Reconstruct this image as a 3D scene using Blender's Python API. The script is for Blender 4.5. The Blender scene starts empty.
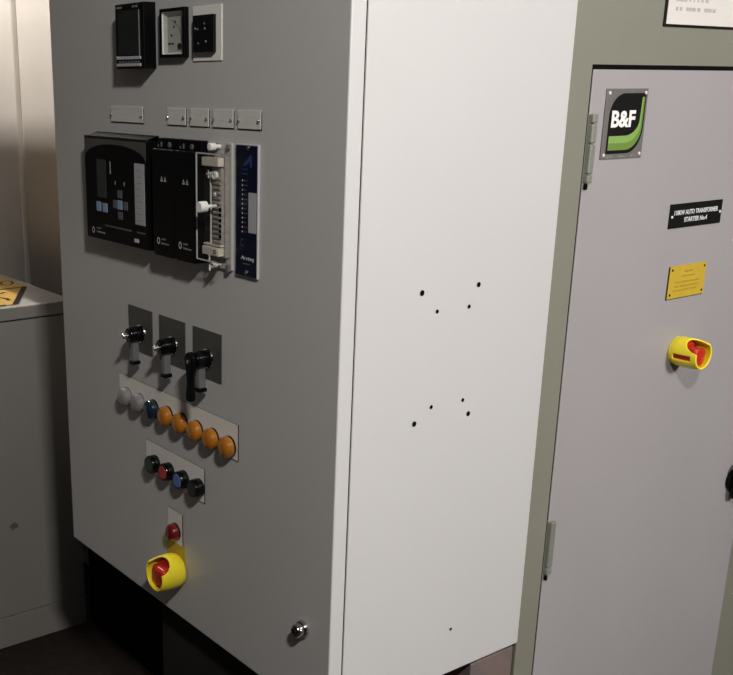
import bpy, bmesh, math, random
from mathutils import Vector, Matrix
random.seed(7)
SC = bpy.context.scene
COL = SC.collection
PI = math.pi

# ------------------------------------------------------------------ materials
def srgb(r, g, b):
    f = lambda c: (c/255/12.92) if c/255 <= 0.04045 else ((c/255+0.055)/1.055)**2.4
    return (f(r), f(g), f(b), 1.0)

def mat(name, col, rough=0.5, metal=0.0, bump=0.0, bscale=300.0, var=0.0, vscale=6.0, spec=0.5,
        coat=0.0, trans=0.0, ior=1.45, tint2=None):
    m = bpy.data.materials.new(name); m.use_nodes = True
    nt = m.node_tree; p = nt.nodes['Principled BSDF']
    p.inputs['Base Color'].default_value = col
    p.inputs['Roughness'].default_value = rough
    p.inputs['Metallic'].default_value = metal
    p.inputs['Specular IOR Level'].default_value = spec
    p.inputs['Coat Weight'].default_value = coat
    p.inputs['Transmission Weight'].default_value = trans
    p.inputs['IOR'].default_value = ior
    tc = nt.nodes.new('ShaderNodeTexCoord')
    if var > 0:
        n = nt.nodes.new('ShaderNodeTexNoise'); n.inputs['Scale'].default_value = vscale
        n.inputs['Detail'].default_value = 6; n.inputs['Roughness'].default_value = 0.6
        nt.links.new(tc.outputs['Object'], n.inputs['Vector'])
        r = nt.nodes.new('ShaderNodeMapRange')
        r.inputs['From Min'].default_value = 0.3; r.inputs['From Max'].default_value = 0.7
        nt.links.new(n.outputs['Fac'], r.inputs['Value'])
        x = nt.nodes.new('ShaderNodeMix'); x.data_type = 'RGBA'
        c2 = tint2 or tuple(c*(1-var) for c in col[:3])+(1,)
        x.inputs['A'].default_value = col; x.inputs['B'].default_value = c2
        nt.links.new(r.outputs['Result'], x.inputs['Factor'])
        nt.links.new(x.outputs['Result'], p.inputs['Base Color'])
    if bump > 0:
        n = nt.nodes.new('ShaderNodeTexNoise'); n.inputs['Scale'].default_value = bscale
        nt.links.new(tc.outputs['Object'], n.inputs['Vector'])
        b = nt.nodes.new('ShaderNodeBump'); b.inputs['Strength'].default_value = bump
        b.inputs['Distance'].default_value = 0.001
        nt.links.new(n.outputs['Fac'], b.inputs['Height'])
        nt.links.new(b.outputs['Normal'], p.inputs['Normal'])
    return m

def clear_mat(name, tint=(0.96, 0.96, 0.94), base=0.05):
    m = bpy.data.materials.new(name); m.use_nodes = True
    nt = m.node_tree; nt.nodes.clear()
    o = nt.nodes.new('ShaderNodeOutputMaterial'); mx = nt.nodes.new('ShaderNodeMixShader')
    t = nt.nodes.new('ShaderNodeBsdfTransparent'); t.inputs['Color'].default_value = tint+(1,)
    g = nt.nodes.new('ShaderNodeBsdfGlossy'); g.inputs['Roughness'].default_value = 0.08
    lw = nt.nodes.new('ShaderNodeLayerWeight'); lw.inputs['Blend'].default_value = 0.5
    pw = nt.nodes.new('ShaderNodeMath'); pw.operation = 'POWER'; pw.inputs[1].default_value = 4.0
    nt.links.new(lw.outputs['Facing'], pw.inputs[0])
    ad = nt.nodes.new('ShaderNodeMath'); ad.inputs[1].default_value = base
    nt.links.new(pw.outputs[0], ad.inputs[0])
    nt.links.new(ad.outputs[0], mx.inputs[0]); nt.links.new(t.outputs[0], mx.inputs[1])
    nt.links.new(g.outputs[0], mx.inputs[2]); nt.links.new(mx.outputs[0], o.inputs[0])
    return m

M = {}
M['paint']   = mat('light_grey_powder_coat', (0.52, 0.513, 0.50, 1), 0.36, bump=0.06, bscale=700, var=0.03, vscale=3)
M['oldpaint']= mat('off_white_cabinet_paint', (0.275, 0.263, 0.245, 1), 0.5, bump=0.08, bscale=400, var=0.08, vscale=4)
M['lilac']   = mat('lilac_grey_door_paint', (0.32, 0.302, 0.304, 1), 0.42, bump=0.1, bscale=500, var=0.05, vscale=4)
M['green']   = mat('sage_green_grey_paint', (0.200, 0.196, 0.156, 1), 0.45, bump=0.1, bscale=500, var=0.07, vscale=5)
M['hinge']   = mat('hinge_grey_green_metal', (0.235, 0.24, 0.20, 1), 0.4, metal=0.2, var=0.1, vscale=40)
M['black']   = mat('black_plastic', (0.0030, 0.0030, 0.0033, 1), 0.42, spec=0.12, bump=0.05, bscale=900)
M['gloss']   = mat('gloss_black_plastic', (0.003, 0.003, 0.0035, 1), 0.16, spec=0.4, var=0.2, vscale=20)
M['dark']    = mat('dark_gap_rubber_and_hole_shade', (0.003, 0.003, 0.003, 1), 0.9, spec=0.08, var=0.2, vscale=30)
M['void']    = mat('matt_black_shade', (0.004, 0.004, 0.004, 1), 0.95, spec=0.1, var=0.3, vscale=8)
M['char']    = mat('charcoal_plinth_steel', (0.022, 0.021, 0.019, 1), 0.8, spec=0.2, var=0.3, vscale=9)
M['brown']   = mat('bare_rusty_brown_steel', (0.26, 0.18, 0.16, 1), 0.4, metal=0.3, var=0.4, vscale=18, tint2=(0.17, 0.16, 0.15, 1))
M['glass']   = mat('dark_instrument_glass', (0.008, 0.011, 0.010, 1), 0.07, spec=0.6, var=0.1, vscale=30)
M['white']   = mat('white_plastic', (0.82, 0.81, 0.77, 1), 0.35, var=0.04, vscale=60)
M['dial']    = mat('white_meter_dial', (0.72, 0.74, 0.73, 1), 0.5, var=0.05, vscale=60)
M['label']   = mat('brushed_silver_label', (0.64, 0.625, 0.59, 1), 0.4, metal=0.0, var=0.08, vscale=60)
M['legend']  = mat('off_white_legend_plate', (0.80, 0.775, 0.71, 1), 0.5, var=0.03, vscale=30)
M['steel']   = mat('stainless_screw', (0.62, 0.61, 0.60, 1), 0.25, metal=1, var=0.05, vscale=200)
M['chrome']  = mat('polished_chrome', (0.62, 0.60, 0.62, 1), 0.12, metal=1, var=0.05, vscale=100)
M['plate']   = mat('dark_grey_engraved_plate', (0.10, 0.098, 0.09, 1), 0.42, metal=0.3, bump=0.05, var=0.15, vscale=60)
M['lever']   = mat('satin_grey_switch_lever', (0.20, 0.20, 0.21, 1), 0.3, metal=0.3, var=0.08, vscale=80)
M['greyst']  = mat('grey_paper_strip', (0.42, 0.41, 0.44, 1), 0.6, var=0.06, vscale=120)
M['greydk']  = mat('dim_grey_print', (0.10, 0.10, 0.10, 1), 0.6, var=0.1, vscale=80)
M['band']    = mat('painted_reflection_grey', (0.085, 0.080, 0.070, 1), 0.5, spec=0.3, var=0.1, vscale=40)
M['rail']    = mat('dark_bevelled_plastic', (0.022, 0.021, 0.018, 1), 0.7, spec=0.1, var=0.1, vscale=40)
M['lcd']     = mat('unlit_lcd_screen', (0.035, 0.04, 0.04, 1), 0.2, var=0.1, vscale=60)
M['keyblue'] = mat('pale_blue_membrane_key', (0.26, 0.37, 0.52, 1), 0.45, var=0.1, vscale=300)
M['keygrey'] = mat('grey_membrane_key', (0.11, 0.11, 0.12, 1), 0.5, var=0.1, vscale=300)
M['print']   = mat('white_print', (0.62, 0.62, 0.62, 1), 0.5, var=0.03, vscale=80)
M['dimprint']= mat('faded_print', (0.22, 0.22, 0.22, 1), 0.5, var=0.03, vscale=80)
M['navy']    = mat('navy_blue_fascia', (0.0025, 0.005, 0.020, 1), 0.3, spec=0.3, var=0.25, vscale=14)
M['navylogo']= mat('dim_blue_print', (0.02, 0.045, 0.19, 1), 0.4, var=0.1, vscale=80)
M['beige']   = mat('beige_terminal_plastic', (0.72, 0.67, 0.58, 1), 0.45, var=0.1, vscale=80)
M['taupe']   = mat('taupe_terminal_moulding', (0.40, 0.365, 0.34, 1), 0.5, bump=0.3, bscale=250, var=0.35, vscale=160)
M['inner']   = mat('dark_brown_moulding', (0.02, 0.018, 0.016, 1), 0.5, var=0.2, vscale=60)
M['amber']   = mat('amber_lamp_lens', (0.62, 0.215, 0.018, 1), 0.16, coat=0.8, trans=0.3, var=0.2, vscale=220)
M['clearlens'] = mat('clear_lamp_lens', (0.42, 0.40, 0.40, 1), 0.14, coat=0.7, trans=0.45, var=0.2, vscale=220)
M['bluelens']= mat('dark_teal_lamp_lens', (0.010, 0.030, 0.048, 1), 0.16, coat=0.6, trans=0.2, var=0.2, vscale=220)
M['redlens'] = mat('deep_red_lamp_lens', (0.20, 0.009, 0.010, 1), 0.2, coat=0.6, trans=0.2, var=0.2, vscale=220)
M['b_green'] = mat('dark_green_push_cap', (0.016, 0.045, 0.026, 1), 0.35, var=0.1, vscale=80)
M['b_red']   = mat('red_push_cap', (0.42, 0.03, 0.02, 1), 0.35, var=0.1, vscale=80)
M['b_blue']  = mat('blue_push_cap', (0.07, 0.16, 0.40, 1), 0.35, var=0.1, vscale=80)
M['b_black'] = mat('black_push_cap', (0.008, 0.012, 0.010, 1), 0.3, var=0.1, vscale=80)
M['yellow']  = mat('yellow_switch_shroud', (0.93, 0.77, 0.035, 1), 0.32, bump=0.04, var=0.05, vscale=40)
M['ylabel']  = mat('yellow_engraved_label', (0.52, 0.36, 0.032, 1), 0.45, var=0.1, vscale=40)
M['yprint']  = mat('worn_ochre_print', (0.42, 0.27, 0.02, 1), 0.5, var=0.3, vscale=90)
M['redknob'] = mat('red_rotary_knob', (0.47, 0.022, 0.010, 1), 0.3, var=0.08, vscale=50)
M['ysign']   = mat('amber_yellow_warning_vinyl', (0.46, 0.28, 0.05, 1), 0.45, var=0.12, vscale=12)
M['blkink']  = mat('black_sign_ink', (0.005, 0.0045, 0.004, 1), 0.5, spec=0.2, var=0.1, vscale=30)
M['paper']   = mat('white_paper_sheet', (0.62, 0.585, 0.55, 1), 0.6, var=0.03, vscale=8)
M['inkgrey'] = mat('blurred_grey_ink', (0.42, 0.39, 0.37, 1), 0.6, var=0.3, vscale=200)
M['badge']   = mat('brushed_badge_metal', (0.17, 0.16, 0.15, 1), 0.4, metal=0.2, var=0.15, vscale=30)
M['lime']    = mat('badge_lime_green', (0.21, 0.35, 0.085, 1), 0.4, var=0.05, vscale=30)
M['lime2']   = mat('badge_mid_green', (0.13, 0.23, 0.045, 1), 0.4, var=0.05, vscale=30)
M['wall']    = mat('cream_wall_panel', (0.60, 0.555, 0.50, 1), 0.55, bump=0.1, bscale=60, var=0.10, vscale=3)
M['roomwall']= mat('plain_room_wall', (0.095, 0.09, 0.087, 1), 0.8, var=0.08, vscale=2)
M['ceil']    = mat('ceiling_paint', (0.22, 0.21, 0.20, 1), 0.9, var=0.05, vscale=2)
M['floor']   = mat('dark_red_brown_concrete', (0.020, 0.013, 0.0105, 1), 0.7, spec=0.25, bump=0.4, bscale=120, var=0.6, vscale=45)
M['grime']   = mat('brown_grime_spot', (0.16, 0.12, 0.08, 1), 0.7, var=0.3, vscale=100)
M['galv']    = mat('galvanised_blocker', (0.40, 0.41, 0.42, 1), 0.45, metal=0.7, var=0.2, vscale=12)
M['greybase']= mat('grey_mounting_plate', (0.45, 0.44, 0.42, 1), 0.4, var=0.08, vscale=60)
M['clear']   = clear_mat('clear_acrylic')
M['greysilver']= mat('satin_silver_edge', (0.60, 0.60, 0.61, 1), 0.35, metal=0.2, var=0.05, vscale=60)
M['smoke']   = clear_mat('smoked_acrylic_edge', (0.75, 0.74, 0.72), 0.25)

# ------------------------------------------------------------------ mesh helpers
# local frame of a mounted thing: u = right, w = out of the panel (-y), v = up
def P(u, w, v): return Vector((u, -w, v))

def bx(bm, u0, u1, w0, w1, v0, v1, bev=0.0, seg=2):
    vs = [bm.verts.new(P(u, w, v)) for u in (u0, u1) for w in (w0, w1) for v in (v0, v1)]
    F = [(0, 1, 3, 2), (4, 6, 7, 5), (0, 4, 5, 1), (2, 3, 7, 6), (0, 2, 6, 4), (1, 5, 7, 3)]
    fs = [bm.faces.new([vs[i] for i in f]) for f in F]
    if bev > 0:
        es = list({e for f in fs for e in f.edges})
        bmesh.ops.bevel(bm, geom=es, offset=bev, segments=seg, profile=0.5, affect='EDGES')
    return vs

def lathe(bm, prof, u=0, v=0, seg=40, axis='w', cap=True):
    """prof: list of (radius, distance along the axis)"""
    rings = []
    for r, d in prof:
        ring = []
        for k in range(seg):
            a = 2*PI*k/seg
            c, s = r*math.cos(a), r*math.sin(a)
            if axis == 'w': p = P(u+c, d, v+s)
            elif axis == 'v': p = P(u+c, w_off[0]+s, v+d)
            else: p = P(u+d, w_off[0]+c, v+s)
            ring.append(bm.verts.new(p))
        rings.append(ring)
    for a, b in zip(rings, rings[1:]):
        for k in range(seg):
            f = bm.faces.new((a[k], a[(k+1) % seg], b[(k+1) % seg], b[k])); f.smooth = True
    if cap:
        bm.faces.new(rings[0]); bm.faces.new(rings[-1])
w_off = [0.0]

def prism(bm, pts, w0, w1):
    """outline in (u, v), extruded from w0 to w1"""
    a = [bm.verts.new(P(u, w0, v)) for u, v in pts]
    b = [bm.verts.new(P(u, w1, v)) for u, v in pts]
    n = len(pts)
    bm.faces.new(a); bm.faces.new(b)
    for k in range(n):
        bm.faces.new((a[k], a[(k+1) % n], b[(k+1) % n], b[k]))

def tube(bm, pts, r, seg=10):
    pts = [Vector(p) for p in pts]; rings = []
    for i, p in enumerate(pts):
        t = (pts[min(i+1, len(pts)-1)]-pts[max(i-1, 0)]).normalized()
        a = t.orthogonal().normalized() if i == 0 else (rings_n - t*rings_n.dot(t)).normalized()
        rings_n = a; b = t.cross(a)
        rr = r[i] if isinstance(r, (list, tuple)) else r
        rings.append([bm.verts.new(p+(a*math.cos(2*PI*k/seg)+b*math.sin(2*PI*k/seg))*rr) for k in range(seg)])
    for a, b in zip(rings, rings[1:]):
        for k in range(seg):
            f = bm.faces.new((a[k], a[(k+1) % seg], b[(k+1) % seg], b[k])); f.smooth = True
    bm.faces.new(rings[0]); bm.faces.new(rings[-1])

def B(): return bmesh.new()

def obj(name, bm, m, parent=None, label=None, kind=None, bevel=0.0):
    bmesh.ops.recalc_face_normals(bm, faces=bm.faces[:])
    me = bpy.data.meshes.new(name); bm.to_mesh(me); bm.free()
    me.materials.append(M[m] if isinstance(m, str) else m)
    o = bpy.data.objects.new(name, me); COL.objects.link(o)
    if parent: o.parent = parent
    if label: o['label'] = label
    if kind: o['kind'] = kind
    if any(p.use_smooth for p in me.polygons) and m not in ('yellow',):
        es = o.modifiers.new('edges', 'EDGE_SPLIT'); es.split_angle = math.radians(38)
    if bevel:
        md = o.modifiers.new('bevel', 'BEVEL'); md.width = bevel; md.segments = 3; md.limit_method = 'ANGLE'
    return o

def thing(name, label, cat, loc=(0, 0, 0), side=False, group=None):
    o = bpy.data.objects.new(name, None); COL.objects.link(o)
    o.empty_display_size = 0.02
    o.location = loc; o.rotation_euler = (0, 0, PI/2 if side else 0)
    o['label'] = label; o['category'] = cat
    if group: o['group'] = group
    return o

def tag(o, label, cat, group=None):
    o['label'] = label; o['category'] = cat
    if group: o['group'] = group
    return o

def text_bm(s, size_v, width, u, v, w, depth=0.0003, bold=0.0, bm=None, shear=0.0):
    """lettering as a thin mesh: left edge u, baseline v, cap height size_v, fitted to width"""
    cu = bpy.data.curves.new('t', 'FONT'); cu.body = s; cu.size = 1.0; cu.extrude = 0.01
    cu.offset = bold; cu.resolution_u = 3; cu.shear = shear
    o = bpy.data.objects.new('t', cu); COL.objects.link(o)
    dg = bpy.context.evaluated_depsgraph_get(); dg.update()
    me = bpy.data.meshes.new_from_object(o.evaluated_get(dg))
    xs = [p.co.x for p in me.vertices]; ys = [p.co.y for p in me.vertices]
    x0, x1, y0, y1 = min(xs), max(xs), min(ys), max(ys)
    bm = bm or B()
    n0 = len(bm.verts)
    bm.from_mesh(me); bm.verts.ensure_lookup_table()
    for p in bm.verts[n0:]:
        x = u + (p.co.x-x0)/(x1-x0)*width; y = v + (p.co.y-y0)/(y1-y0)*size_v
        p.co = P(x, w + (depth if p.co.z > 0 else 0), y)
    bpy.data.objects.remove(o); bpy.data.curves.remove(cu); bpy.data.meshes.remove(me)
    return bm

def arc(cx, cy, r, a0, a1, n=10, ry=None):
    ry = ry or r
    return [(cx+r*math.cos(math.radians(a0+(a1-a0)*k/n)), cy+ry*math.sin(math.radians(a0+(a1-a0)*k/n))) for k in range(n+1)]

def screw(name, parent, u, v, w, r=0.0025, m='steel', h=0.0012, slot=True):
    bm = B(); lathe(bm, [(r, w), (r, w+h*0.5), (r*0.75, w+h)], u, v, 20)
    if slot: bx(bm, u-r*0.85, u+r*0.85, w+h, w+h+0.0002, v-r*0.12, v+r*0.12)
    return obj(name, bm, m, parent)

def aabb(bm, x0, x1, y0, y1, z0, z1, bev=0, seg=2): return bx(bm, x0, x1, -y1, -y0, z0, z1, bev, seg)

# ------------------------------------------------------------------ the room
def struct(name, bm, m): return obj(name, bm, m, kind='structure')
X0, X1, Y0, Y1, H = -3.2, 4.4, -2.8, 1.7, 2.9
b = B(); aabb(b, X0-.1, X1+.1, Y0-.1, Y1+.1, -.1, 0); struct('floor', b, 'floor')
b = B(); aabb(b, X0-.1, X1+.1, Y0-.1, Y1+.1, H, H+.1); struct('ceiling', b, 'ceil')
b = B(); aabb(b, X0-.1, X0, Y0-.1, Y1+.1, 0, H); struct('wall_left', b, 'roomwall')
b = B(); aabb(b, X1, X1+.1, Y0-.1, Y1+.1, 0, H); struct('wall_right', b, 'roomwall')
b = B(); aabb(b, X0, X1, Y0-.1, Y0, 0, H); struct('wall_front', b, 'roomwall')
b = B(); aabb(b, -.66, X1, Y1, Y1+.1, 0, H); struct('wall_back', b, 'roomwall')
b = B(); aabb(b, -.72, -.66, .46, Y1, 0, H); struct('wall_return', b, 'roomwall')
# panelled wall behind the low cabinet: folded sheets with narrow joint ribs
b = B()
aabb(b, X0, -.72, .47, .56, 0, H)
seams = [-3.05, -2.50, -1.945, -1.39, -.86]
for i in range(len(seams)-1):
    a, c = seams[i], seams[i+1]
    aabb(b, a+.012, c-.030, .452, .4705, 0, H, 0.004)
for s in seams: aabb(b, s-.022, s+.004, .464, .4705, 0, H, 0.003)
struct('wall_rear_left', b, 'wall')

# ------------------------------------------------------------------ control cabinet in the middle
Z0, Z1 = 0.529, 1.86
cab = thing('control_cabinet', 'large pale grey wall-hung control cabinet with instruments, lamps and switches on its front door', 'cabinet', (0, 0, 0))
b = B(); aabb(b, -.79, 0, .0266, .405, Z0, Z1, 0.0015); body = obj('body', b, 'paint', cab)
b = B(); aabb(b, -.786, -.0022, .022, .029, Z0+.003, Z1-.003); obj('gasket', b, 'dark', cab)
b = B(); aabb(b, -.7905, 0.0003, 0, .0242, Z0-.002, Z1, 0.0022, 3); obj('door', b, 'paint', cab)
holes = [(.1401,1.1363,.0046),(.2484,1.1362,.0043),(.1705,1.1078,.0034),(.2325,1.1073,.0034),(.1704,.9732,.0034),
         (.2329,.9726,.0034),(.2464,.9501,.0043),(.1393,.9543,.0046),(.2426,.6057,.0030)]
for y, z, r in holes:
    r *= .78
    b = B(); seg = 18
    o_ = [b.verts.new((0.0006, y+r*1.12*math.cos(2*PI*k/seg), z+r*1.12*math.sin(2*PI*k/seg))) for k in range(seg)]
    i_ = [b.verts.new((0.0003, y+r*math.cos(2*PI*k/seg), z+r*math.sin(2*PI*k/seg))) for k in range(seg)]
    for k in range(seg): b.faces.new((o_[k], o_[(k+1) % seg], i_[(k+1) % seg], i_[k]))
    b.faces.new(i_)
    obj('hole_shade_disc', b, 'dark', body)  # flat dark disc painted as the shade inside a drilled hole

# cam lock on the door
lk = thing('door_lock', 'small round chrome cam lock near the bottom right corner of the control cabinet door', 'lock', (-.058, 0, .657))
b = B(); lathe(b, [(.0130, .0002), (.0132, .003), (.0118, .0055), (.0105, .006)], seg=40); obj('escutcheon', b, 'chrome', lk)
b = B(); lathe(b, [(.0100, .006), (.0100, .013), (.0085, .0155), (.0055, .016), (.0052, .012), (.0001, .012)], seg=32, cap=False); obj('barrel', b, 'chrome', lk)
b = B(); bx(b, -.0012, .0012, .0121, .0130, -.0044, .0044, .0004); obj('key_slot', b, 'dark', lk)

# stand under the control cabinet
st = thing('cabinet_stand', 'dark steel stand under the control cabinet, with black shade sheets', 'stand', (0, 0, 0))
b = B(); aabb(b, -.50, -.10, .03, .27, 0, Z0-.006, .002); obj('pedestal', b, 'char', st, label='charcoal steel pedestal box')
b = B(); aabb(b, -1.326, -.055, .300, .33, 0, Z0-.006, .001); obj('shade_sheet', b, 'void', st, label='matt black sheet standing in for deep shade')  # black sheet in place of the deep shade under the cabinet
b = B(); aabb(b, -1.326, -.796, .300, .33, Z0-.0055, .66, .001); obj('side_shade_sheet', b, 'void', st)  # same black shade carried up beside the cabinet
b = B(); aabb(b, -.06, -.006, .303, .4025, 0, Z0-.008, .0015); obj('side_post', b, 'brown', st, label='bare brown steel side post')
b = B(); aabb(b, -.095, -.058, .10, .288, .05, Z0-.008, .001); obj('inner_plate', b, mat('dark_red_oxide_steel', (.035, .012, .011, 1), .6, var=.3, vscale=20), st)

# ------------------------------------------------------------------ low cabinet at the left
lc = thing('low_cabinet', 'low off-white metal cabinet standing on the floor against the panelled wall', 'cabinet', (0, 0, 0))
b = B(); aabb(b, -1.95, -1.327, -.75, .285, .0865, .8575, .0015); obj('body', b, 'oldpaint', lc)
b = B(); aabb(b, -1.955, -1.3275, -.752, .2865, .0, .0845, .0015); obj('plinth', b, 'oldpaint', lc)
b = B(); aabb(b, -1.94, -1.335, -.74, .275, .0840, .0870); obj('shadow_gap', b, 'dark', lc)
b = B(); aabb(b, -1.94, -1.332, -.74, .28, .8570, .8610); obj('lid_gap', b, 'dark', lc)
b = B(); aabb(b, -1.96, -1.325, -.755, .288, .8605, .8925, .003, 3); obj('lid', b, 'oldpaint', lc)
b = B()
c = [b.verts.new((-1.3266, .095+.011*math.cos(2*PI*k/14)*(1+.25*math.sin(3*k)), .333+.009*math.sin(2*PI*k/14)*(1+.2*math.cos(2*k)))) for k in range(14)]
b.faces.new(c); obj('grime_spot', b, 'grime', lc, label='small brown grime spot')

# warning sign lying on the low cabinet: placed with its own axes on the lid
ws = thing('warning_sign', 'yellow and black warning sign lying flat on the low off-white cabinet', 'sign', (0, 0, .8935))
def flat(bm, pts, z0, z1):
    a = [bm.verts.new((x, y, z0)) for x, y in pts]; c = [bm.verts.new((x, y, z1)) for x, y in pts]; n = len(pts)
    bm.faces.new(a); bm.faces.new(c)
    for k in range(n): bm.faces.new((a[k], a[(k+1) % n], c[(k+1) % n], c[k]))
b = B(); flat(b, [(-1.345, .150), (-1.345, -.30), (-1.79, -.30), (-1.79, .262), (-1.54, .262)], 0, .0012); obj('sheet', b, 'ysign', ws)
b = B(); flat(b, [(-1.3455, .151), (-1.541, .2625), (-1.541, .2465), (-1.3455, .135)], .0013, .0018)
flat(b, [(-1.3455, .12), (-1.3455, -.30), (-1.352, -.30), (-1.352, .12)], .0013, .0018)
flat(b, [(-1.536, .23), (-1.536, -.30), (-1.545, -.30), (-1.545, .26)], .0013, .0018); obj('border', b, 'blkink', ws)
def ringflat(bm, cx, cy, rx, ry, t, z0, z1, a0=0, a1=360, n=24, rot=0):
    o_, i_ = [], []
    for k in range(n+1):
        a = math.radians(a0+(a1-a0)*k/n); cr, sr = math.cos(rot), math.sin(rot)
        for L, q in ((o_, 0), (i_, t)):
            x, y = (rx-q)*math.cos(a), (ry-q)*math.sin(a)
            L.append(bm.verts.new((cx+x*cr-y*sr, cy+x*sr+y*cr, z1)))
    for k in range(n): bm.faces.new((o_[k], o_[k+1], i_[k+1], i_[k]))
def strip(bm, pts, w, z):
    L, R = [], []
    for i, p in enumerate(pts):
        p = Vector(p); t = (Vector(pts[min(i+1, len(pts)-1)])-Vector(pts[max(i-1, 0)])).normalized(); n = Vector((-t.y, t.x))*w/2
        L.append(bm.verts.new((p.x+n.x, p.y+n.y, z))); R.append(bm.verts.new((p.x-n.x, p.y-n.y, z)))
    for k in range(len(pts)-1): bm.faces.new((L[k], L[k+1], R[k+1], R[k]))
b = B(); ringflat(b, -1.616, .238, .034, .019, .0065, 0, .0018, rot=math.radians(156)); obj('lettering', b, 'blkink', ws)
b = B(); ringflat(b, -1.616, .150, .034, .030, .0065, 0, .0018); obj('lettering', b, 'blkink', ws)
b = B(); strip(b, [(-1.500, .060), (-1.475, .105), (-1.445, .142), (-1.418, .152), (-1.396, .149)], .009, .0018); obj('symbol_stroke', b, 'blkink', ws)
b = B(); strip(b, [(-1.485, .110), (-1.478, .150), (-1.498, .182)], .008, .0018)
obj('symbol_stroke', b, 'blkink', ws)

# ------------------------------------------------------------------ green cabinet at the right
GX = -.0025
gc = thing('starter_cabinet', 'tall sage green electrical cabinet with a lilac-grey hinged door', 'cabinet', (0, 0, 0))
b = B(); aabb(b, -.62, GX, .4060, 1.30, 0, 2.2, .002); obj('body', b, 'green', gc)
b = B(); aabb(b, GX-.001, GX+.0004, .4526, 1.0322, .10, 1.4262); obj('door_gap', b, 'dark', gc)
b = B(); aabb(b, GX+.0005, GX+.0024, .4532, 1.0296, .105, 1.4195, .0008); gd = obj('door', b, 'lilac', gc)
def hinge(z0, z1, cuts):
    y = .4585
    h = B(); aabb(h, GX+.0004, GX+.0050, y-.0050, y-.0040, z0+.002, z1-.002); hg = obj('hinge', h, 'hinge', gc, label='grey-green barrel hinge')
    zs = [z1]+cuts+[z0]
    for a, c in zip(zs, zs[1:]):
        k = B(); aabb(k, GX+.0026, GX+.0095, y-.0045, y+.0078, c+.0007, a-.0007, .0022, 3); obj('knuckle', k, 'hinge', hg)
    k = B(); aabb(k, GX+.0030, GX+.0085, y-.0045, y+.0005, z0-.009, z0, .002); obj('pin', k, 'dark', hg)
hinge(1.262, 1.360, [1.346, 1.318, 1.275]); hinge(.637, .732, [.650])

def side(name, label, cat, y, z, x=None, group=None):
    return thing(name, label, cat, (GX+.0025 if x is None else x, y, z), True, group)

# B&F badge
bd = side('maker_badge', 'square metal badge with white B&F letters and a green swoosh on the lilac-grey door', 'badge', .4860, 1.2945)
W_, H_ = .0975, .099
b = B(); bx(b, 0, W_, .0001, .0022, 0, H_, .0006); obj('plate', b, 'badge', bd)
def sc(pts): return [(u*W_, v*H_) for u, v in pts]
leaf = [(.10, .075), (.10, .60)] + arc(.45, .60, .35, 180, 90, 12, .335) + [(.955, .935), (.955, .45)] + arc(.60, .45, .355, 0, -90, 12, .375)
b = B(); prism(b, sc(leaf), .0022, .0026); obj('black_field', b, 'blkink', bd)
outer = [(.135, .125), (.56, .125)] + arc(.56, .46, .36, -90, 0, 12, .335) + [(.925, .88)]
inner = [(.865, .88), (.85, .55)] + arc(.52, .56, .33, 0, -90, 12, .23) + [(.135, .33)]
b = B()
n = 14
oc = arc(.56, .46, .36, -90, 0, n, .335); ic = arc(.52, .56, .33, -90, 0, n, .23); mc = [((a[0]+c[0])/2, (a[1]+c[1])/2) for a, c in zip(oc, ic)]
def ribbon(bm, A, C, w0, w1):
    pa = [bm.verts.new(P(u*W_, w1, v*H_)) for u, v in A]; pc = [bm.verts.new(P(u*W_, w1, v*H_)) for u, v in C]
    for k in range(len(A)-1): bm.faces.new((pa[k], pa[k+1], pc[k+1], pc[k]))
e0, e1, e2 = [(.135, .125)], [(.135, .2275)], [(.135, .33)]
ribbon(b, e0+oc+[(.925, .88)], e1+mc+[(.895, .88)], .0026, .0029); obj('swoosh', b, 'lime2', bd)
b = B(); ribbon(b, e1+mc+[(.895, .88)], e2+ic+[(.865, .88)], .0026, .0029); obj('swoosh_highlight', b, 'lime', bd)
b = text_bm('B&F', .0240, .056, .0155, .0445, .0027, bold=.035); obj('lettering', b, 'white', bd)
b = text_bm('B & F', .0035, .07, .013, .0015, .0023); obj('small_print', b, 'dimprint', bd)
for u, v in ((.006, .006), (.0915, .006), (.006, .093), (.0915, .093)):
    screw('screw', bd, u, v, .0022, .0026, 'label', .0014, slot=False)

# black nameplate
nb = side('nameplate', 'black nameplate with white two-line lettering on the lilac-grey door', 'sign', .6785, 1.1795)
b = B(); bx(b, 0, .1448, .0001, .002, 0, .0385, .0004); obj('plate', b, 'blkink', nb)
b = text_bm('110KW AUTO TRANSFORMER', .0078, .122, .0110, .0205, .002, bold=.03); obj('lettering', b, 'print', nb)
b = text_bm('STARTER No.4', .0078, .064, .040, .0085, .002, bold=.03); obj('lettering', b, 'print', nb)
screw('screw', nb, .0055, .0185, .002, .0022, 'white'); screw('screw', nb, .1395, .0190, .002, .0022, 'white')

# yellow caution label
yb = side('caution_label', 'yellow engraved caution label screwed to the lilac-grey door above its rotary switch', 'sign', .6985, 1.0636)
b = B(); bx(b, 0, .102, .0001, .0024, 0, .0538, .0004); obj('plate', b, 'ylabel', yb)
b = B()
rows = [(.043, .040, .064), (.0355, .034, .070), (.026, .020, .086), (.019, .018, .084), (.0125, .014, .080)]
for v, a, c in rows:
    u = a
    while u < c:
        l = random.uniform(.003, .008); bx(b, u, min(u+l, c), .0024, .0026, v-.0014, v+.0014); u += l+.0018
obj('worn_print', b, 'yprint', yb)
for u, v in ((.006, .0475), (.096, .0475), (.006, .0065), (.096, .0065)): screw('screw', yb, u, v, .0024, .0020, 'dark', .001, slot=False)
b = B(); bx(b, -.0012, .1022, .00005, .0012, -.0012, .0530); obj('backing', b, 'dark', yb)

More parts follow.
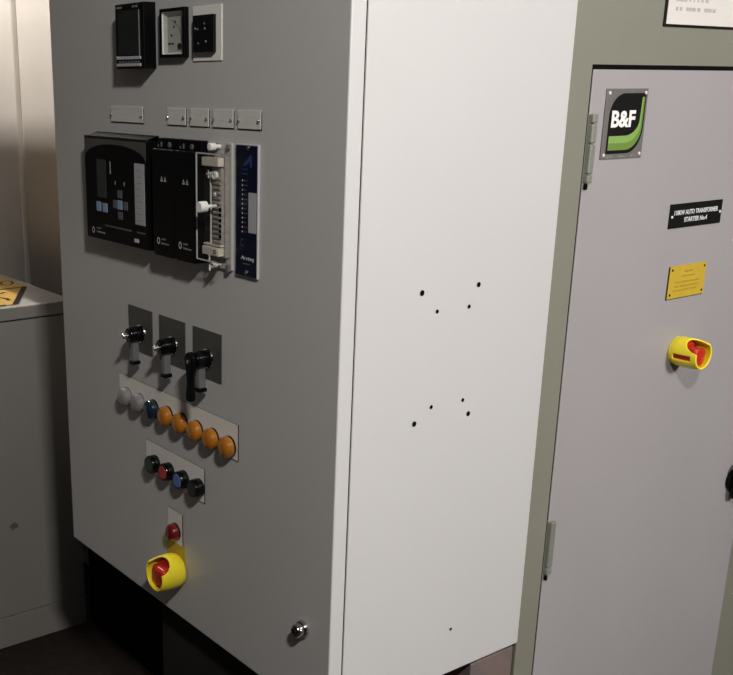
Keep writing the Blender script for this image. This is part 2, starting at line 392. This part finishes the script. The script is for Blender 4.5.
# paper notice above the door
pn = side('paper_notice', 'white paper notice in a black border on the green panel above the door', 'notice', .6055, 1.4805, GX+.0002)
b = B(); bx(b, 0, .42, .0001, .0022, 0, .30, .0005); obj('border', b, 'blkink', pn)
b = B(); bx(b, .0045, .4155, .0022, .0028, .0035, .2965); obj('sheet', b, 'paper', pn)
for v, segs in ((.0250, [(.024, .030), (.034, .040), (.050, .074), (.078, .086), (.096, .116), (.119, .127)]),
                (.0380, [(.022, .050), (.056, .059), (.066, .069), (.076, .080), (.086, .092), (.097, .105)]),
                (.0520, [(.020, .034), (.038, .046), (.050, .062)]), (.066, [(.020, .060), (.07, .10)]), (.08, [(.02, .09)]), (.10, [(.02, .14)]),
                (.13, [(.06, .2), (.22, .34)]), (.16, [(.06, .3)]), (.20, [(.1, .32)]), (.24, [(.1, .32)])):
    b = B()
    for a, c in segs:
        u = a
        while u < c-.001:
            l = .0045; bx(b, u, min(u+l*.8, c), .0028, .0029, v-.0026, v+.0026); u += l
    obj('printed_line', b, 'inkgrey', pn)

# rotary isolator with yellow shroud and red knob
def shroud(parent, r, L, notch_c, notch_w, depth, slot=None, m='yellow'):
    bm = B(); NT, NA = 26, 96; ringv = []
    for k in range(NA):
        a = 2*PI*k/NA
        d = abs((a-notch_c+PI) % (2*PI)-PI)
        q = max(0, 1-(d/notch_w)**2)
        tm = L*(1-depth*math.sqrt(q) if q > 0 else 1)
        col = []
        for j in range(NT+1):
            t = j/NT; w = tm*t
            rr = r*(1-.10*(max(0, (w/L)-.55)/.45)**2)
            if w < .012: rr = r*(.90+.10*math.sin(PI/2*w/.012))
            col.append(bm.verts.new(P(rr*math.cos(a), w+.0004, rr*math.sin(a))))
        ringv.append(col)
    for k in range(NA):
        A, C = ringv[k], ringv[(k+1) % NA]
        for j in range(NT):
            if slot:
                am = (2*PI*(k+.5)/NA-slot[0]+PI) % (2*PI)-PI
                if abs(am) < slot[1] and slot[2] < j/NT < slot[3]: continue
            f = bm.faces.new((A[j], C[j], C[j+1], A[j+1])); f.smooth = True
    o = obj('shroud', bm, m, parent, label='yellow padlockable shroud')
    md = o.modifiers.new('s', 'SOLIDIFY'); md.thickness = .0028; md.offset = -1; md.use_rim = True
    return o
def knob(parent, r, L, rot):
    bm = B(); lathe(bm, [(r*.86, .001), (r*.86, L*.45), (r*.80, L*.5)], seg=40)
    o = obj('knob', bm, 'redknob', parent, label='red rotary knob')
    g = B(); cs, sn = math.cos(rot), math.sin(rot)
    bx(g, -r*.70, r*.70, L*.3, L*.90, -r*.80, r*.50, r*.26, 4)
    for v in g.verts:
        x, z = v.co.x, v.co.z; v.co.x, v.co.z = x*cs-z*sn, x*sn+z*cs
    for f in g.faces: f.smooth = True
    obj('grip', g, 'redknob', o)
    return o
sw = side('rotary_isolator', 'yellow rotary isolator switch with red knob on the lilac-grey door', 'switch', .7485, .9720)
b = B(); lathe(b, [(.0235, .0001), (.0235, .002)], seg=40); obj('base_ring', b, 'yellow', sw)
shroud(sw, .0252, .050, math.radians(112), math.radians(54), .50, slot=(math.radians(192), .19, .14, .80))
knob(sw, .0232, .050, math.radians(-12))

si = thing('rotary_isolator', 'yellow rotary isolator switch with red knob on the lower front of the control cabinet', 'switch', (-.3910, 0, .6175))
b = B(); bx(b, -.0325, .0215, .0001, .0018, -.010, .0455, .0005); obj('back_plate', b, 'ylabel', si)
screw('screw', si, .0170, .0325, .0018, .0016, 'steel', .001, slot=False)
s_ = shroud(si, .0298, .047, math.radians(72), math.radians(52), .46); s_.location = (0, -.0018, 0)
k_ = knob(si, .0272, .047, math.radians(-4)); k_.location = (0, -.0018, 0)

# black handle at the right edge of the door
hd = side('turn_latch', 'black oval turn latch near the right edge of the lilac-grey door', 'latch', .990, .686)
b = B(); lathe(b, [(.021, .0001), (.021, .006), (.017, .008)], seg=36); obj('collar', b, 'black', hd)
b = B(); prism(b, arc(0, .018, .0175, 0, 180, 14)+arc(0, -.024, .0135, 180, 360, 14), .008, .022); obj('grip', b, 'black', hd, bevel=.004)

# ------------------------------------------------------------------ instruments on the control cabinet door
# square energy meter
m1 = thing('panel_meter', 'largest black square panel meter with dark glass, topmost on the left of the cabinet door', 'meter', (-.4760, 0, 1.469))
b = B(); bx(b, -.0425, .0425, .0001, .0215, -.0465, .0465, .0012); obj('case', b, 'black', m1)
b = B(); prism(b, [(-.0335, -.0245), (-.0335, .034), (-.031, .0368), (.026, .0368), (.0288, .034), (.0288, -.0245), (.026, -.0275), (-.031, -.0275)], .0215, .0224); obj('display_glass', b, 'glass', m1)
b = B()
for a, c in ((.0295, .0315),): bx(b, a, c, .0215, .0232, -.030, .036, .0005)
obj('glass_trim', b, 'lever', m1)
for v in (-.0310, -.0410):
    b = B(); bx(b, -.0385, .0340, .0215, .0235, v-.0022, v+.0022, .0006); obj('key_bar', b, 'greyst', m1, label='grey key bar')
b = B()
for k in range(7): bx(b, -.034+k*.0095, -.0275+k*.0095, .0215, .0222, -.0382, -.0352, .0003)
obj('key_row', b, 'keygrey', m1)
for u0_, u1_ in ((-.0375, -.021), (.010, .017), (.0195, .026)):
    b = B(); bx(b, u0_, u1_, .0215, .0218, .0398, .0425); obj('marking', b, 'dimprint', m1)

# moving-iron meter
m2 = thing('analogue_meter', 'black-framed analogue meter with a white dial, between the two other top instruments', 'meter', (-.3773, 0, 1.4705))
WD = .0085
b = B()
for q in ((-.0333, -.0280, -.0335, .0335), (.0280, .0333, -.0335, .0335), (-.0280, .0280, .0290, .0335), (-.0280, .0280, -.0335, -.0290)):
    bx(b, q[0], q[1], .0001, WD, q[2], q[3], .0006)
obj('frame', b, 'black', m2)
b = B()
o_ = [(-.0279, -.0289), (.0279, -.0289), (.0279, .0289), (-.0279, .0289)]; i_ = [(-.0200, -.0262), (.0262, -.0262), (.0262, .0235), (-.0200, .0235)]
oo = [b.verts.new(P(u, WD-.0012, v)) for u, v in o_]; ii = [b.verts.new(P(u, .0022, v)) for u, v in i_]
for k in range(4): b.faces.new((oo[k], oo[(k+1) % 4], ii[(k+1) % 4], ii[k]))
obj('bezel', b, 'white', m2)
b = B(); bx(b, -.0202, .0264, .0002, .0024, -.0264, .0237); dl = obj('dial', b, 'dial', m2)
pts = arc(-.016, -.018, .036, 8, 84, 14)
b = B(); bm_pts = [P(u, .0026, v) for u, v in pts]; tube(b, bm_pts, .0004, 5); obj('scale', b, 'greydk', dl)
for u, v in ((.001, .0150), (-.0025, .0085), (-.010, -.003)):
    b = B(); lathe(b, [(.0018, .0024), (.0015, .0030)], u, v, 10); obj('mark', b, 'blkink', dl)
b = B(); prism(b, [(-.0195, -.0145), (-.0150, -.0125), (-.0150, -.0137), (-.003, -.0137), (-.003, -.0153), (-.0150, -.0153), (-.0150, -.0165)], .0024, .0028); obj('arrow', b, 'blkink', dl)
b = B(); lathe(b, [(.0044, .0024), (.0044, .0040)], .0125, -.0185, 20); obj('adjuster', b, 'black', dl)
b = B(); bx(b, -.0278, .0278, .0058, .0062, -.0288, .0288); obj('glass', b, 'clear', m2)

# digital indicator on a white plate
m3 = thing('digital_indicator', 'small black digital indicator on a white plate, rightmost of the three top instruments', 'meter', (-.2963, 0, 1.4670))
b = B(); bx(b, -.0356, .0356, .0001, .0016, -.0360, .0360, .0004); obj('mounting_plate', b, 'legend', m3)
b = B(); bx(b, -.0268, .0226, .0016, .0075, -.0250, .0240, .0008); obj('case', b, 'gloss', m3)
for u, v, r in ((-.0205, .0065, .0018), (-.0145, .0055, .0014), (.0035, .0060, .0018), (.0025, .0125, .0012), (-.0130, -.0130, .0015), (.0060, -.0110, .0018)):
    b = B(); lathe(b, [(r, .0075), (r*.8, .0084)], u, v, 12); obj('terminal_screw', b, 'lever', m3)

# engraved silver labels
def silver(u0, u1, label):
    t = thing('engraved_label', label, 'label', ((u0+u1)/2, 0, 1.3545), group='engraved silver labels in a row')
    hw = (u1-u0)/2
    b = B(); bx(b, -hw, hw, .0002, .0020, -.0118, .0122, .0003); obj('plate', b, 'label', t)
    b = B(); bx(b, -hw+.0006, hw+.0008, .0001, .0010, -.0130, .0115); obj('backing', b, 'dark', t)
    for s in (-1, 1): screw('screw', t, s*(hw-.0035), -.001, .0020, .0022, 'steel', .0022)
    b = B()
    for v in (.0035, -.0035):
        u = -hw*.5
        while u < hw*.5: bx(b, u, u+.003, .0020, .0021, v-.001, v+.001); u += .0045
    obj('engraving', b, mat('engraving', (.60, .585, .55, 1), .6, var=.1, vscale=60), t)
silver(-.5772, -.4750, 'wide silver engraved label, leftmost of the row under the meters')
silver(-.4034, -.3533, 'small silver engraved label, first of the four narrow ones')
silver(-.3408, -.2932, 'small silver engraved label, second of the four narrow ones')
silver(-.2824, -.2331, 'small silver engraved label, third of the four narrow ones')
silver(-.2220, -.1700, 'small silver engraved label, last of the four narrow ones, above the blue unit')

# protection relay
rl = thing('protection_relay', 'wide black protection relay with small screen, blue keys and a paper label strip', 'relay', (-.5237, 0, 1.2350))
U = lambda x: x+.5237
V = lambda z: z-1.2350
def cover(bm, u0, u1, v0, v1, wf, ch):
    a = [P(u0, .0001, v0), P(u1, .0001, v0), P(u1, .0001, v1), P(u0, .0001, v1)]
    c = [P(u0, wf, v0+ch*.3), P(u1, wf, v0+ch*.3), P(u1, wf, v1-ch), P(u0, wf, v1-ch)]
    A = [bm.verts.new(p) for p in a]; Cc = [bm.verts.new(p) for p in c]
    bm.faces.new(A); bm.faces.new(Cc)
    for k in range(4): bm.faces.new((A[k], A[(k+1) % 4], Cc[(k+1) % 4], Cc[k]))
b = B(); cover(b, -.1100, .0925, -.0850, .0900, .0225, .0085); obj('case', b, 'black', rl)
b = B(); cover(b, -.1100, .0925, .0822, .0901, .0226, .0086); obj('top_rail', b, 'rail', rl, label='grey bevelled top rail')
hb = [(U(-.632), V(1.3155)), (U(-.4335), V(1.3155)), (U(-.4335), V(1.292))]
b = B(); prism(b, [(U(-.632), V(1.3155)), (U(-.4335), V(1.3155)), (U(-.4335), V(1.2900))]+arc(U(-.5330), V(1.2860), .0985, 2, 178, 24, .0225)+[(U(-.632), V(1.2920))], .0225, .0230); obj('painted_arch_reflection', b, 'band', rl, label='grey painted reflection with arched lower edge')  # arched reflection in the relay cover, painted as a grey shape
b = B(); bx(b, U(-.5916), U(-.5610), .0226, .0236, V(1.2225), V(1.2832), .0003); obj('screen', b, 'lcd', rl)
b = B(); bx(b, U(-.5475), U(-.5455), .0226, .0236, V(1.262), V(1.2815)); obj('light_pipe', b, 'dimprint', rl)
for x0, x1, z0, z1, m in ((-.5962, -.5812, 1.1990, 1.2143, 'keyblue'), (-.5752, -.5595, 1.1988, 1.2134, 'keyblue'), (-.5245, -.5098, 1.2075, 1.2222, 'keyblue'),
                          (-.5236, -.5090, 1.2256, 1.2383, 'keygrey'), (-.5392, -.5277, 1.2086, 1.2215, 'keygrey'), (-.5050, -.4920, 1.2083, 1.2215, 'keygrey'), (-.5238, -.5090, 1.1921, 1.2041, 'keygrey')):
    b = B(); bx(b, U(x0), U(x1), .0226, .0238, V(z0), V(z1), .0005); obj('key', b, m, rl, label=('pale blue key' if m == 'keyblue' else 'grey key'))
for x in (-.5310, -.5020):
    b = B(); bx(b, U(x)-.0008, U(x)+.0008, .0226, .0234, V(1.2460), V(1.2520)); obj('status_light', b, 'dimprint', rl)
b = B(); bx(b, U(-.4688), U(-.4388), .0226, .0232, V(1.1895), V(1.2834)); obj('label_strip', b, 'greyst', rl, label='grey paper label strip')
b = B()
for k in range(9): bx(b, U(-.463), U(-.445)-.006*(k % 3)/2, .0232, .0233, V(1.196)+k*.0095, V(1.197)+k*.0095)
obj('strip_print', b, 'dimprint', rl)
b = B(); bx(b, U(-.5690), U(-.4830), .0226, .0236, V(1.1762), V(1.1786)); bx(b, U(-.464), U(-.440), .0226, .0236, V(1.1762), V(1.1786)); obj('trim_line', b, 'greydk', rl)
def logo(parent, u, v, w, s=1.0):
    bm = B(); n = 22
    for k in range(n):
        a0, a1 = 2*PI*k/n, 2*PI*(k+1)/n
        q = [(.0042*s, a0), (.0042*s, a1), (.0026*s, a1), (.0026*s, a0)]
        bm.faces.new([bm.verts.new(P(u+r*math.cos(a), w, v+1.25*r*math.sin(a))) for r, a in q])
    obj('logo', bm, 'print', parent)
logo(rl, U(-.6115), V(1.1655), .0227)
b = text_bm('GRID', .0026, .016, U(-.600), V(1.1690), .0226); text_bm('Solutions', .0038, .029, U(-.600), V(1.1625), .0226, bm=b); obj('lettering', b, 'dimprint', rl)
b = B(); bx(b, U(-.4735), U(-.4600), .0226, .0232, V(1.1610), V(1.1665)); obj('port_label', b, 'print', rl)

# two narrow relay modules
def module(x0, x1, label):
    cx = (x0+x1)/2; hw = (x1-x0)/2
    t = thing('relay_module', label, 'relay', (cx, 0, 1.2350), group='tall black relay modules')
    b = B(); bx(b, -hw+.0012, hw-.0012, .0001, .0130, .068, .0885, .001); obj('top_flange', b, 'black', t)
    b = B(); prism_pts = [(-hw+.0004, -.0805), (-hw+.0004, .070), (-hw+.003, .0735), (hw-.003, .0735), (hw-.0004, .070), (hw-.0004, -.0805), (hw-.005, -.0855), (-hw+.005, -.0855)]
    prism(b, prism_pts, .0001, .0242); obj('cover', b, 'black', t, bevel=.0012)
    screw('screw', t, .004, .079, .0130, .0042, 'greydk', .002)
    b = B(); bx(b, -hw+.010, -hw+.0125, .0130, .0140, .076, .083); bx(b, -hw+.0015, -hw+.0035, .0130, .0140, .076, .0785); obj('terminal', b, 'lever', t)
    b = B()
    for k in (0, 1):
        u = -.002+k*.0095
        tri = [(u-.0036, .0268), (u+.0036, .0268), (u, .0345)]
        tin = [(u-.0016, .0284), (u+.0016, .0284), (u, .0315)]
        A = [b.verts.new(P(p[0], .0245, p[1])) for p in tri]; Cn = [b.verts.new(P(p[0], .0245, p[1])) for p in tin]
        for j in range(3): b.faces.new((A[j], A[(j+1) % 3], Cn[(j+1) % 3], Cn[j]))
    obj('warning_triangles', b, 'print', t)
    logo(t, -hw+.0165, -.0625, .0245)
    b = text_bm('GRID', .0026, .013, -hw+.0245, -.0605, .0243); text_bm('Solutions', .0036, .0215, -hw+.0245, -.0672, .0243, bm=b); obj('lettering', b, 'dimprint', t)
module(-.4308+.0170, -.3525, 'tall narrow black relay module touching the wide protection relay')
module(-.3520, -.2935, 'tall narrow black relay module beside the clear-covered test block')

# test block with clear cover
tb = thing('test_block', 'narrow test block under a clear plastic cover with a white thumb screw', 'test block', (-.2630, 0, 1.2350))
T = lambda x: x+.2630
b = B(); bx(b, -.0298, .0298, .0001, .004, -.088, .088, .0006); obj('base', b, 'greybase', tb)
b = B(); bx(b, -.0285, -.0030, .004, .0110, -.0700, .0690, .0008); obj('inner_moulding', b, 'inner', tb)
b = B(); bx(b, -.0030, .0245, .004, .0108, -.0705, .0695, .0008); obj('side_moulding', b, 'taupe', tb)
b = B(); bx(b, -.0010, .0225, .0110, .0160, -.0560, .0540, .0008)
for k in range(14): bx(b, .003, .0205, .0160, .0178, -.050+k*.0068, -.0465+k*.0068, .0006)
obj('terminal_strip', b, 'taupe', tb)
b = B(); tube(b, [P(-.0050, .0150, .048), P(-.0050, .0150, -.056)], .0016, 8); obj('link_rod', b, 'label', tb)
b = B(); bx(b, -.0190, .0215, .0110, .0215, .0560, .0680, .001); obj('upper_terminal', b, 'beige', tb)
b = B(); bx(b, -.0190, .0215, .0110, .0215, -.0680, -.0560, .001); bx(b, -.0195, .0230, .0110, .0185, -.0545, -.0520, .0005); obj('lower_terminal', b, 'beige', tb)
b = B(); bx(b, .006, .0195, .0215, .0217, -.0665, -.0575); obj('terminal_label', b, 'white', tb)
b = text_bm('25', .006, .008, .0088, -.065, .0217, bold=.02); obj('lettering', b, 'blkink', tb)
b = B(); lathe(b, [(.0058, .0160), (.0058, .0205), (.0030, .0210), (.0028, .0180), (.0001, .0180)], .0095, .0440, 24, cap=False); obj('round_terminal', b, 'white', tb)
b = B(); lathe(b, [(.0028, .0160), (.0028, .0195)], .0095, .0180, 16); obj('small_terminal', b, 'white', tb)
b = B(); bx(b, -.0150, -.0010, .0150, .0165, .0440, .0455); bx(b, -.0105, -.0090, .0150, .0165, .039, .0505); obj('cross_link', b, 'white', tb)
b = B()
for k in range(6): bx(b, .0185, .0225, .0160, .0182, -.042+k*.0075, -.0375+k*.0075, .0003)
obj('black_contacts', b, 'black', tb)
# cover: thin clear shell, open at the back, with thicker polished edge
b = B(); u0, u1, v0, v1, wf = -.0296, .0280, -.0765, .0735, .0235
q = [[P(u0, .0042, v0), P(u1, .0042, v0), P(u1, wf, v0), P(u0, wf, v0)], [P(u0, .0042, v1), P(u1, .0042, v1), P(u1, wf, v1), P(u0, wf, v1)],
     [P(u1, .0042, v0), P(u1, wf, v0), P(u1, wf, v1), P(u1, .0042, v1)], [P(u0, .0042, v0), P(u0, wf, v0), P(u0, wf, v1), P(u0, .0042, v1)],
     [P(u0, wf, v0), P(u1, wf, v0), P(u1, wf, v1), P(u0, wf, v1)]]
for f in q: b.faces.new([b.verts.new(p) for p in f])
bmesh.ops.remove_doubles(b, verts=b.verts, dist=1e-6); cv = obj('clear_cover', b, 'clear', tb, label='clear plastic cover')
b = B()
bx(b, u0-.0004, u0+.0012, wf-.001, wf+.0006, v0, v1); bx(b, u0, u1, wf-.001, wf+.0006, v1-.0012, v1+.0004); bx(b, u0, u1, wf-.001, wf+.0006, v0-.0004, v0+.0012)
obj('cover_edge', b, 'greysilver', tb, label='pale polished cover edge')
b = B(); lathe(b, [(.0024, .0110), (.0024, .0330)], .0095, .0020, 14); obj('thumb_screw_shaft', b, 'white', tb)
b = B(); lathe(b, [(.0065, .0330), (.0076, .0335), (.0078, .0440), (.0070, .0452), (.0001, .0452)], .0095, .0020, 28, cap=False); obj('thumb_screw', b, 'white', tb, label='white thumb screw')
for v, w1 in ((.0825, .022), (-.0815, .020)):
    b = B(); lathe(b, [(.0028, .004), (.0028, w1-.009), (.0050, w1-.009), (.0054, w1), (.0040, w1+.001)], .0020, v, 20); obj('cover_screw', b, 'white', tb)
b = B(); bx(b, -.0255, -.0035, .004, .0075, .0765, .0868, .0005); obj('top_clip', b, 'keygrey', tb)
b = B(); tube(b, [P(-.0010, .0205, -.068), P(-.0010, .0205, -.090)], .0011, 8); obj('release_pin', b, 'white', tb)
b = B(); bx(b, .0215, .0285, .004, .0085, -.0895, -.0795, .0006); bx(b, .0215, .0285, .004, .0085, .0795, .0860, .0006); obj('latch', b, 'lever', tb)

# blue slim monitoring unit
bu = thing('arc_monitor', 'slim navy blue monitoring unit with silver edges, right of the test block', 'relay', (-.1974, 0, 1.2335))
N = lambda x: x+.1974
Q = lambda z: z-1.2335
b = B(); bx(b, -.0258, .0252, .0001, .0036, -.0905, .0895, .0006); obj('edge_frame', b, 'greysilver', bu, label='silver edge frame')
b = B(); bx(b, -.0246, .0236, .0036, .0044, -.0890, .0880, .0002); obj('fascia', b, 'navy', bu)
b = B(); prism(b, [(N(-.2060), Q(1.2950)), (N(-.1890), Q(1.3090)), (N(-.1860), Q(1.3090)), (N(-.1860), Q(1.2930)), (N(-.1895), Q(1.2930)), (N(-.1895), Q(1.3020)), (N(-.1990), Q(1.2950))], .0044, .0046)
for k in range(2): bx(b, N(-.2080), N(-.1950), .0044, .0046, Q(1.2890)-k*.006, Q(1.2905)-k*.006)
obj('logo', b, 'navylogo', bu)
b = B()
for k in range(12):
    z = 1.2750-k*.0063
    bx(b, N(-.2068), N(-.2056), .0044, .0050, Q(z)-.0010, Q(z)+.0010)
obj('status_lights', b, 'print', bu)
b = B()
for k in range(12):
    z = 1.2750-k*.0063; bx(b, N(-.2025), N(-.1965)+.002*math.sin(k*2), .0044, .0045, Q(z)-.0006, Q(z)+.0006)
bx(b, N(-.2100), N(-.2035), .0044, .0045, Q(1.1945), Q(1.1955)); bx(b, N(-.2100), N(-.2090), .0044, .0045, Q(1.1860), Q(1.1955)); bx(b, N(-.2100), N(-.2035), .0044, .0045, Q(1.1860), Q(1.1870))
obj('fine_print', b, 'greydk', bu)
b = B(); bx(b, N(-.1920), N(-.1740), .0044, .0048, Q(1.2055), Q(1.2597)); obj('label_strip', b, 'greyst', bu, label='grey paper label strip')
b = text_bm('Arcteq', .0072, .0310, N(-.2098), Q(1.1655), .0044, shear=.2); obj('lettering', b, 'print', bu)
b = text_bm('www', .0020, .0180, N(-.2050), Q(1.1605), .0044); obj('small_lettering', b, 'greydk', bu)
screw('screw', bu, N(-.1930), Q(1.3190), .0044, .0034, 'steel', .002); screw('screw', bu, N(-.1955), Q(1.1500), .0044, .0034, 'steel', .002)

# ------------------------------------------------------------------ selector switches
def selector(cx, label, long_handle):
    t = thing('selector_switch', label, 'switch', (cx, 0, 1.0095), group='selector switches in a row')
    b = B(); bx(b, -.0385, .0385, .0001, .0016, -.0365, .0380, .0003); pl = obj('legend_plate', b, 'plate', t)
    b = B(); rr = random.Random(int(-cx*1000))
    for k in range(8):
        a = rr.uniform(-.026, .026); c = rr.choice((.012, .018, .024, .028)); bx(b, a, a+rr.uniform(.002, .006), .0016, .0017, c, c+.0012)
    obj('engraving', b, 'greydk', pl)
    b = B(); lathe(b, [(.0150, .0016), (.0158, .0025), (.0150, .0045)], .003, -.0048, 36); obj('collar', b, 'chrome', t)
    b = B(); lathe(b, [(.0128, .0045), (.0132, .0060), (.0130, .0240), (.0118, .0265), (.0070, .0275)], .003, -.0048, 36); obj('barrel', b, 'gloss', t)
    b = B(); bx(b, -.0020, .0075, .0085, .0205, -.0490, -.0120, .0014); obj('lever', b, 'lever', t, label='satin grey lever')
    b = B(); bx(b, -.0035, .0090, .0070, .0220, -.0550, -.0492, .001); obj('lever_foot', b, 'black', t)
    if not long_handle:
        b = B(); lathe(b, [(.0044, .0275), (.0046, .0360), (.0036, .0375)], .003, -.0048, 20); obj('tip', b, 'steel', t)
    else:
        b = B(); pts = [(.002+.012*math.cos(a), -.003+.012*math.sin(a)) for a in [math.radians(x) for x in range(-20, 201, 20)]]
        pts += [(-.0085, -.014), (-.0050, -.026), (-.0040, -.040), (-.0072, -.058), (-.0068, -.0655), (-.0030, -.0690), (.0050, -.0690), (.0090, -.0655), (.0092, -.058), (.0065, -.040), (.0080, -.026), (.0120, -.014)]
        prism(b, pts, .0275, .0365); obj('crank_handle', b, 'black', t, bevel=.003, label='black removable crank handle')
        b = B(); lathe(b, [(.0032, .0365), (.0032, .0385), (.0020, .0388)], .003, -.0048, 20); obj('tip', b, 'steel', t)
selector(-.4993, 'black selector switch on a dark plate, leftmost of the three', False)
selector(-.4000, 'black selector switch on a dark plate, middle one of the three', False)
selector(-.3007, 'black selector switch with an extra hanging black crank handle, rightmost of the three', True)

# ------------------------------------------------------------------ indicator lamps and push buttons
def legend(name, label, x, z, hw, h0, h1):
    t = thing(name, label, 'plate', (x, 0, z))
    b = B(); bx(b, -hw-.0003, hw+.0007, .0001, .0013, -h0-.0007, h1); obj('core', b, 'dark', t, label='dark laminate core')
    b = B(); bx(b, -hw, hw, .0013, .0015, -h0, h1); obj('face', b, 'legend', t)
legend('lamp_plate', 'long off-white legend plate behind the row of eight lamps', -.3978, .8912, .1783, .0282, .0282)
def lamp(x, z, lens, label, r=.0168, group='indicator lamps on the long plate'):
    t = thing('indicator_lamp', label, 'lamp', (x, -.0015, z), group=group)
    b = B(); lathe(b, [(r*.99, .0001), (r*.99, .0018), (r*.93, .0024)], seg=40); obj('bezel', b, 'lever' if lens == 'clearlens' else 'black', t)
    prof = [(r*.92, .0024), (r*.97, .0028), (r*.97, .0085)]
    prof += [(r*.97*math.cos(a)**.8, .0085+.0082*math.sin(a)) for a in [math.radians(d) for d in (12, 24, 36, 48, 60, 72, 82, 89)]]
    b = B(); lathe(b, prof, seg=44); obj('lens', b, lens, t)
    return t
xs = [-.5420, -.4985, -.4550, -.4112, -.3675, -.3240, -.2806, -.2372]
names = ['clearlens', 'clearlens', 'bluelens'] + ['amber']*5
labs = ['clear indicator lamp at the outer end of the long lamp plate',
        'clear indicator lamp between the other clear lamp and the dark blue one',
        'dark blue indicator lamp between the clear lamps and the amber ones',
        'amber indicator lamp next to the dark blue lamp',
        'amber indicator lamp, second from the dark blue lamp',
        'amber indicator lamp, middle one of the five amber lamps',
        'amber indicator lamp, fourth of the five from the dark blue lamp',
        'amber indicator lamp at the far right end of the long lamp plate']
for i, (x, n_, l) in enumerate(zip(xs, names, labs)): lamp(x-.0055+.003*i/7, .8835-.003*(i/7)**2, n_, l)

legend('button_plate', 'off-white legend plate behind the four push buttons', -.3995, .7931, .0895, .0286, .0286)
def button(x, cap, label):
    t = thing('push_button', label, 'button', (x, -.0015, .7872), group='push buttons on the short plate')
    r = .0152
    b = B(); lathe(b, [(r, .0001), (r*1.02, .002), (r*1.0, .0125), (r*.90, .0150), (r*.80, .0150), (r*.78, .0110), (.0001, .0110)], seg=44, cap=False); obj('bezel', b, 'gloss', t)
    b = B(); lathe(b, [(r*.74, .0110), (r*.74, .0150), (r*.68, .0160), (.0001, .0162)], seg=36, cap=False); obj('cap', b, cap, t)
button(-.4570, 'b_green', 'black-rimmed push button with a dark green cap')
button(-.4122, 'b_red', 'black-rimmed push button with a red cap')
button(-.3676, 'b_blue', 'black-rimmed push button with a blue cap')
button(-.3232, 'b_black', 'all-black push button at the end of the short plate')

legend('red_lamp_plate', 'small off-white legend plate behind the single red lamp', -.3993, .6921, .0225, .0290, .0283)
lamp(-.3960, .6845, 'redlens', 'single deep red lamp just above the yellow rotary isolator', .0150, group=None)

# ------------------------------------------------------------------ lights: ceiling fittings and a strip light over the panelled wall
def fitting(name, label, loc, size, watt, col, aim, hw=.06):
    t = thing(name, label, 'light', loc)
    b = B(); aabb(b, -size[0]/2-.03, size[0]/2+.03, -size[1]/2-.03, size[1]/2+.03, .004, hw, .005); obj('housing', b, 'white', t)
    l = bpy.data.lights.new(name, 'AREA'); l.shape = 'RECTANGLE'; l.size, l.size_y = size; l.energy = watt; l.color = col
    lo = bpy.data.objects.new('light_source', l); COL.objects.link(lo); lo.parent = t
    lo.rotation_euler = (0, 0, 0)
    if aim: lo.rotation_euler = (Vector(aim)-Vector(loc)).to_track_quat('-Z', 'Y').to_euler()
    return t
fitting('ceiling_light', 'square ceiling light in front of the control cabinet', (1.45, -.82, 2.52), (.17, .17), 71, (1, .965, .92), (-.3, 0, 1.0))
fitting('ceiling_light', 'square ceiling light beside the green cabinet', (3.50, .95, 2.25), (.45, .45), 163, (1, .965, .955), (0, .5, 1.0))
fitting('strip_light', 'strip light above the panelled wall', (-2.0, .03, 2.55), (1.5, .05), 90, (1, .95, .90), (-2.0, 1.03, 1.75))
b = B(); aabb(b, -3.0, -.86, .12, .20, 1.62, 2.020, .002)  # added box out of view, keeps the strip light off the lower wall
dk = tag(obj('wall_light_blocker', b, 'galv'), 'added unseen box that shades the lower panelled wall', 'light blocker')
for x in (-2.7, -1.1):
    b = B(); aabb(b, x-.01, x+.01, .14, .18, 2.020, H, 0); obj('blocker_hanger', b, 'galv', dk)

w = bpy.data.worlds.new('world'); SC.world = w; w.use_nodes = True
w.node_tree.nodes['Background'].inputs[0].default_value = (.02, .02, .02, 1)

# ------------------------------------------------------------------ camera
cd = bpy.data.cameras.new('camera'); cam = bpy.data.objects.new('camera', cd); COL.objects.link(cam)
right = Vector((0.56622006, 0.8242535, -0.0009994)); down = Vector((0.24489026, -0.1693846, -0.95464005)); fwd = Vector((-0.78703469, 0.5402916, -0.29776061))
R3 = Matrix((right, -down, -fwd)).transposed()
cam.matrix_world = Matrix.Translation((.968949, -.85, 1.4)) @ R3.to_4x4()
cd.sensor_fit = 'HORIZONTAL'; cd.sensor_width = 36.0; cd.lens = 1041.09*36/733
cd.shift_x = (366.5-219.435)/733; cd.shift_y = (408.963-337.5)/733
cd.clip_start = .02; cd.clip_end = 50
SC.camera = cam
SC.view_settings.view_transform = 'Standard'; SC.view_settings.look = 'None'
SC.view_settings.gamma = 1.0; SC.view_settings.exposure = 0.0; SC.view_settings.use_curve_mapping = False
SC.cycles.max_bounces = 8; SC.cycles.transparent_max_bounces = 16
SC.cycles.use_denoising = True
